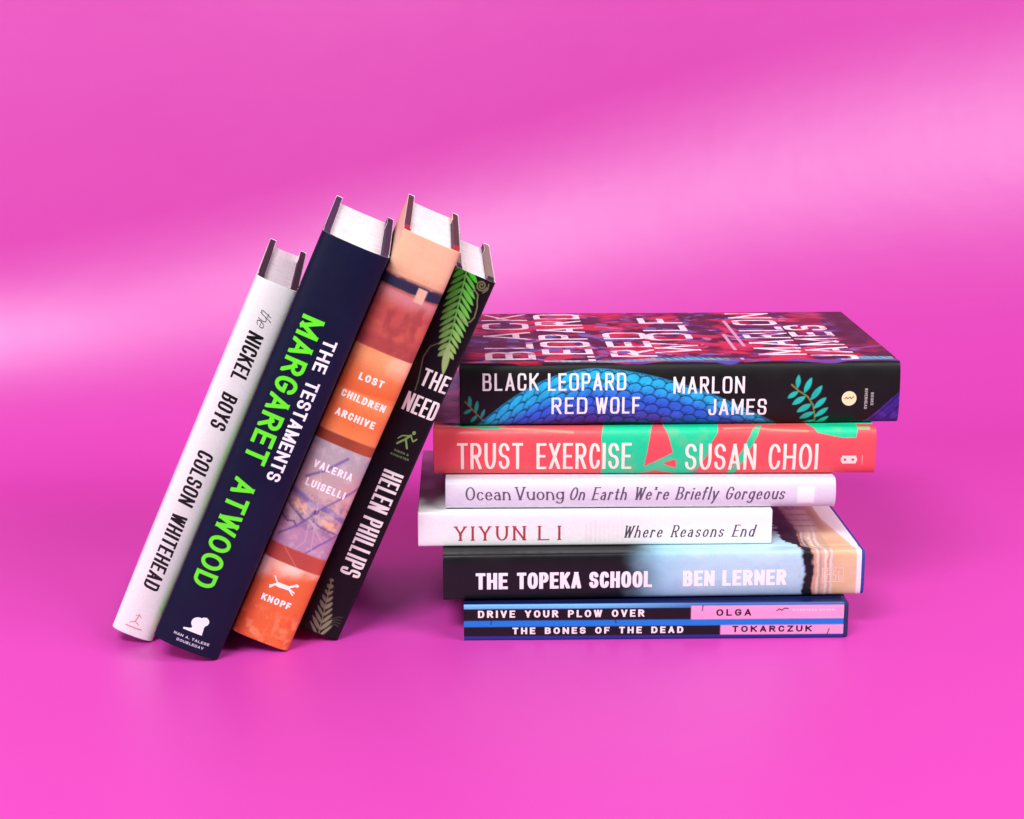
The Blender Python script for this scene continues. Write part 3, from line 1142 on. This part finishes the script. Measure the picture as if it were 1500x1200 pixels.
def yiyun():
    b = lying('book', 'small plain white hardback with red author name, third from the bottom', 203.6, 20.5, 140, B=1.8, n=5.5, board=2.4)

    def paint(b, U, Sx):
        a = Art(U, Sx, '#f3f1f4')
        for k in range(9):
            a.put(a.rect(96 + k * 2.6, 97.2 + k * 2.6, -9, 3 + (k % 3)) * (.22 if k < 3 else .12), '#d9b8b8')
        return a.c
    b.jacket(paint, jacket_material('plain_white_jacket', .45))
    b.along([('YIYUN', 20.9, 61.6, -6.7, 1.9), ('L', 69, 75.4, -6.7, 1.9), ('I', 80.4, 81.7, -6.7, 1.9)], '#b23c44', 'author_name', tv=1.3, th=.62, rr=1, track=.55, serif=1.15)
    b.along([('Where Reasons End', 117.6, 193.0, -5.6, 1.6)], '#45434c', 'title', tv=.85, th=.44, rr=1, track=.5, slant=.28, space=.9, serif=.8)
    b.case('#d9d4d6')
    b.pages()
    place_lying(b, 47.9, -3.8, 1.6, 49.4)


def vuong():
    b = lying('book', 'slim pale lavender hardback with grey serif lettering, fourth from the bottom', 224.5, 17.4, 142, B=4.6, n=2.2, board=2.4)

    def paint(b, U, Sx):
        a = Art(U, Sx, '#dcd6e4')
        a.put((fbm(U / 4, Sx / 4, 2) - .4) * .5, '#cdc3dc')
        a.put(a.rect(202.3, 212.2, -5.8, 4.2, .3), '#f7f4fa')
        a.put(a.rect(214, 224, -5.8, 5, .8) * .25, '#d5c9e0')
        return a.c
    b.jacket(paint, jacket_material('lavender_jacket', .4))
    kw = dict(tv=1.0, th=.5, rr=1)
    b.along([('Ocean', 11.6, 37.4, -3.0, 4.7), ('Vuong', 40.2, 68.1, -3.0, 4.7)], '#55525c', 'author_name', track=.22, serif=1.0, **kw)
    b.along([("On Earth We're Briefly Gorgeous", 70.8, 194.4, -3.2, 4.4)], '#5a5662', 'title', track=.34, slant=.26, space=.75, serif=.75, **kw)
    b.case('#cfc8d6')
    b.pages()
    place_lying(b, 74.0, 1.4, .9, 70.0)


def trust():
    b = lying('book', 'coral red hardback with green shapes and cream lettering, second from the top', 255.4, 27.6, 160, B=5.2, n=2.4)

    def paint(b, U, Sx):
        T = b.s_sh
        a = Art(U, Sx, '#f0525a')
        n1 = fbm(U / 6, Sx / 6, 8)
        k = (T / 13.9)

        def P(*pts):      # pixel picks of the printed shapes turned into millimetres on the spine
            return [((x - 637) * .3953 - .2, (660.5 - y) * .4 * k) for x, y in pts]
        g = '#12cf98'
        a.put(a.poly(P((889, 600), (882.7, 640), (883, 720), (910, 720), (930, 694), (962, 685), (1000, 694), (1016, 689), (1024, 682), (1037, 664), (1043, 648), (1052, 636), (1056, 600))), g)
        a.put(a.poly(P((962, 600), (945, 679.5), (955, 675), (987, 661), (980, 640), (974, 628), (974, 600))), '#f0505a')
        a.put(a.poly(P((972, 675), (991, 669.5), (992.5, 682), (982, 679))), '#f0505a')
        a.put(a.poly(P((1000, 694), (1016, 689), (1040, 693), (1060, 700), (1000, 700))), '#2a9c94')
        a.put(a.poly(P((1110, 620), (1118, 620), (1110, 640), (1090, 672), (1066, 705), (1056, 705), (1075, 680), (1096, 645))), g)
        a.put(a.poly(P((1184, 600), (1190, 626), (1198, 636), (1222, 640.5), (1240, 643), (1254, 642.5), (1258, 626), (1258, 600))), g)
        a.put(a.poly(P((1256, 624), (1275, 624), (1275, 632), (1258, 632))) * .8, '#7cc08c')
        be = '#c99a78'
        a.put(a.line(P((1062, 630), (1100, 628), (1130, 632), (1184, 634)), 1.3, .5) * .85, be)
        a.put(a.line(P((690, 626), (740, 629), (800, 632), (840, 635)), 1.5, .6) * .85, be)
        a.put(a.line(P((636, 616), (690, 620), (740, 622)), 2.5, .6) * .8, be)
        a.put(a.poly(P((668, 622), (668, 590), (680, 590), (684, 618), (735, 624), (735, 630), (715, 631), (690, 628))), '#1fbf8c')
        a.put((n1 - .45) * .4 * (Sx < T), '#e63a44')
        # the front cover: coral with broken green
        m = (Sx > T + 8) * ss(.5, .53, fbm(U / 30, Sx / 30, 44))
        a.put(m, g)
        return a.c
    b.jacket(paint, jacket_material('coral_jacket', .36, .55), fine_w=24, su=.4)
    kw = dict(tv=1.8, th=1.5, rr=.95, track=.32)
    b.along([('TRUST', 13.6, 51.6, -10.2, 5.6), ('EXERCISE', 59.4, 114.2, -10.2, 5.5)], '#fbeedd', 'title', **kw)
    b.along([('SUSAN', 145.2, 186.2, -10.9, 4.9), ('CHOI', 193.4, 222.0, -10.9, 4.8)], '#fbeedd', 'author_name', **kw)
    ring = []
    for cx in (237.6, 242.2):
        c = disc(cx, -4.7, 1.7, 1.6, 22)
        ring += pathbars(c + [c[0]], 1.6)
    b.decal('publisher_mark', ring + [bar((236, -3.0), (244, -3.0), 1.4), bar((236, -6.4), (244, -6.4), 1.4)], '#fbe4da', tf=lambda x, y: (x, float(b.s_of_v(y))))
    b.decal('publisher_name', [bar((247.6, -7.6), (247.6, -2), .6)], '#f4a09c', tf=lambda x, y: (x, float(b.s_of_v(y))))
    b.case('#c23a40')
    b.pages()
    place_lying(b, 82.4, 11.3, .5, 87.5)


def leopard():
    b = lying('book', 'thick black hardback with blue scales and a swirling red purple cover, top of the stack', 254.7, 36.5, 160, B=5.2, n=3.0)

    def paint(b, U, Sx):
        T = b.s_sh
        a = Art(U, Sx, '#161617')
        kv = T / 18.2
        V = Sx / kv
        n1 = fbm(U / 5, Sx / 5, 3)
        # scaly arch
        arch = np.where(U < 77, 13.6 - 31 * (np.abs(U - 77) / 69) ** 1.9, 13.6 - 31 * (np.abs(U - 77) / 109) ** 1.75)
        inner = -14.6 - .0045 * (U - 92) ** 2
        body = ss(-.4, .4, arch - V) * ss(-.4, .4, V - inner)
        dep = arch - V
        col = H('#26b8ea')[None, None] * np.ones(U.shape + (1,))
        t1 = ss(6, 17, dep + .06 * np.abs(U - 60))[..., None]
        t2 = ss(17, 27, dep + .05 * np.abs(U - 60))[..., None]
        col = col * (1 - t1) + H('#2f5fd6') * t1
        col = col * (1 - t2) + H('#4a3596') * t2
        col = col * (.75 + .5 * n1[..., None])
        a.put(body, col)
        # scale pattern running with the arch
        p, q = (U + .55 * dep) / 7.5, dep / 4.6
        cell = np.floor(q)
        pp = (p + .5 * (cell % 2)) % 1 - .5
        qq = q - cell
        edge = np.abs(qq - .12 - 2.6 * pp ** 2 * .55)
        a.put(body * (1 - ss(.05, .13, edge)) * .85, '#10203c')
        a.put(body * (1 - ss(.03, .07, np.abs(np.abs(pp) - .47))) * .5, '#10203c')
        a.put(body * (1 - ss(.3, .9, dep)) * .6, '#0d4f80')
        # purple coil, tail end
        pl = a.poly([(256, 1.5 * kv), (250, -3 * kv), (243, -9 * kv), (237, -14 * kv), (228, -19 * kv), (228, -26 * kv), (256, -26 * kv)])
        a.put(pl, '#3c2480')
        a.put(pl * ss(.45, .65, fbm(U / 3, Sx / 3, 15)) * .7, '#5a34a4')
        a.put(pl * (1 - ss(.05, .16, np.abs((U - Sx) / 7 % 1 - .5))) * .6, '#20123c')
        # teal spray of leaves
        stem = [(191.6, 4.6 * kv), (195.5, 1.5 * kv), (201, -1.6 * kv), (204.4, -6 * kv), (205.8, -12 * kv), (206.4, -19 * kv)]
        a.put(a.line(stem, .75, .25), '#8a8a4a')
        for (x, y, dx, dy, w) in ((195, 2.6, .6, 7, 1.35), (199, .2, 4.2, 8, 1.6), (203, -3.4, 6.4, 7.4, 1.7), (205, -8, 7, 5.8, 1.6), (205.8, -12.6, 7.4, 5, 1.5), (206.4, -17, 7.4, 4.6, 1.4),
                                  (195.5, 1, -6, -3.4, 1.45), (199.8, -1.6, -7.4, -4.2, 1.7), (203.4, -5.6, -8.2, -4.2, 1.75), (205, -10, -8, -3.4, 1.6), (206, -14.6, -8.4, -3.4, 1.5)):
            ln = a.lens((x, y * kv), (x + dx, (y + dy) * kv), w, .3, .75)
            a.put(ln, '#25c0b0')
            a.put(ln * ss(.4, .7, n1) * .4, '#139a92')
        for (x, y, dx, dy, w) in ((6, -6, -.6, 6, 1.1), (9, -9, 1, 6.5, 1.1), (7, -7, -5, -2.4, 1.0), (10, -10, -4, -4.4, 1.0), (12, -12, 2.2, 5, .9)):
            a.put(a.lens((x, y * kv), (x + dx, (y + dy) * kv), w, .3, .8), '#1f9c8c')
        a.put(a.line([(3, -3 * kv), (8, -8 * kv), (13, -13 * kv)], .6, .25), '#8a7a3a')
        # front cover: painted swirls
        w = Sx - T
        cov = ss(T - 1.6 + 1.6 * np.sin(U / 9) + 2 * (fbm(U / 12, Sx * 0 + 1, 5) - .5), T - 1.0 + 1.6 * np.sin(U / 9) + 2 * (fbm(U / 12, Sx * 0 + 1, 5) - .5) + .8, Sx)
        wx, wy = fbm(U / 45, w / 45, 51), fbm(U / 45 + 9, w / 45, 52)
        f1 = fbm(U / 17 + 3 * wx, w / 12 + 3 * wy, 61)
        f2 = fbm(U / 13 + 3.5 * wy, w / 9 + 3.5 * wx, 62)
        f3 = fbm(U / 10 + 2.5 * wx, w / 7, 63)
        a.put(cov, '#3f0c22')
        edge_fade = (1 - ss(228, 244, U)) * ss(2, 12, U)
        a.put(cov * edge_fade * ss(.49, .57, f1), '#ae1026')
        a.put(cov * edge_fade * ss(.60, .66, f2) * .8, '#4c2a72')
        a.put(cov * edge_fade * ss(.63, .68, f3) * .85, '#5560a8')
        a.put(cov * edge_fade * ss(.60, .65, f1) * .8, '#c92c42')
        a.put(cov * edge_fade * ss(.70, .76, f2) * .7, '#d87a90')
        a.put(cov * ss(.52, .6, fbm(U / 22, w / 30, 77)) * ss(212, 226, U) * .7, '#8c1426')
        # teal leaves and violet coil along the hinge
        a.put(cov * (1 - ss(3, 9, w + 3 * np.sin(U / 8))) * ss(.35, .55, f3) * ss(24, 40, U), '#5540a8')
        lf = (1 - ss(.25, .5, np.abs(((U + .7 * w) / 4.2) % 1 - .5))) * (1 - ss(3.0, 4.4, np.abs(w - 5.5 - 2.5 * np.sin(U / 17))))
        a.put(cov * lf * np.clip(ss(52, 60, U) * (1 - ss(150, 165, U)) + ss(226, 230, U) * (1 - ss(252, 254, U)), 0, 1) * .9, '#38b8ba')
        a.put(cov * (1 - ss(1.2, 2.2, np.abs(w - 24 - .5 * (U - 215)))) * ss(205, 225, U) * .7, '#7a4aa4')
        return a.c
    b.jacket(paint, jacket_material('painted_jacket', .45, .25), fine_w=158, su=.5, ss_=.42)
    kw = dict(tv=1.38, th=1.15, rr=.5, track=.4)
    b.along([('BLACK', 13, 45.3, 2.9, 13.0), ('LEOPARD', 50.6, 95.7, 2.7, 12.8), ('RED', 52.7, 73.4, -11.2, -1.3), ('WOLF', 78.2, 103.8, -11.2, -1.3)], '#f2f0ee', 'title', **kw)
    b.along([('MARLON', 123, 164.4, .4, 10.3), ('JAMES', 143.6, 177.4, -12.6, -3.0)], '#f2f0ee', 'author_name', **kw)
    tfv = lambda x, y: (x, float(b.s_of_v(y)))
    mk = b.decal('publisher_mark', [disc(225.3, -3.2, 4.3, 4.3, 32)], '#f2e6b8', tf=tfv)
    b.decal('emblem_scribble', pathbars([(222.6, -3.6), (223.6, -2.4), (224.6, -3.4), (225.8, -2.2), (226.6, -3.4), (228, -2)], .45), '#6a5a40', off=.18, tf=tfv)
    polys = []
    for txt, ub, v0, v1 in (('RIVERHEAD', 236.0, -9.6, 2.6), ('BOOKS', 239.6, -7.4, .2)):
        for q in text_polys(txt, v0, v1, 0, 1.7, .36, .3, track=.4):
            polys.append([(ub - 1.7 + y, float(b.s_of_v(v0 + v1 - x))) for x, y in q])
    b.decal('publisher_name', polys, '#b9b6b0')
    # big cover lettering, read from spine to fore edge with its head to the left
    polys, aut = [], []
    for txt, ucap, ubase, w0, w1 in (('BLACK', 15, 44.5, 12, 158), ('LEOPARD', 49, 79, 6, 156), ('RED', 89, 116, 18, 92), ('WOLF', 116, 144, 28, 140),
                                     ('MARLON', 176, 204.5, 20, 156), ('JAMES', 206, 233, 6, 112)):
        for q in text_polys(txt, w0, w1, 0, ubase - ucap, 3.3, 4.2, rr=.5, track=.4):
            (aut if txt in ('MARLON', 'JAMES') else polys).append([(ubase - y, float(b.s_of_w(x))) for x, y in q])
    b.decal('cover_title', polys, 'woven', cuts=8)
    b.decal('cover_author', aut, 'woven', cuts=8)
    polys = [bar((164.5, float(b.s_of_w(8))), (164.5, float(b.s_of_w(84))), 2.2), bar((171.5, float(b.s_of_w(46))), (171.5, float(b.s_of_w(130))), 2.2)]
    for q in polys:
        b.decal('cover_line', [q], '#cf9ab8', cuts=8)
    b.case('#17161a')
    b.pages()
    place_lying(b, 97.3, 19.9, 2.0, 115.3)


for f in (drive, topeka, yiyun, vuong, trust, leopard, nickel, testaments, lost, need):
    f()
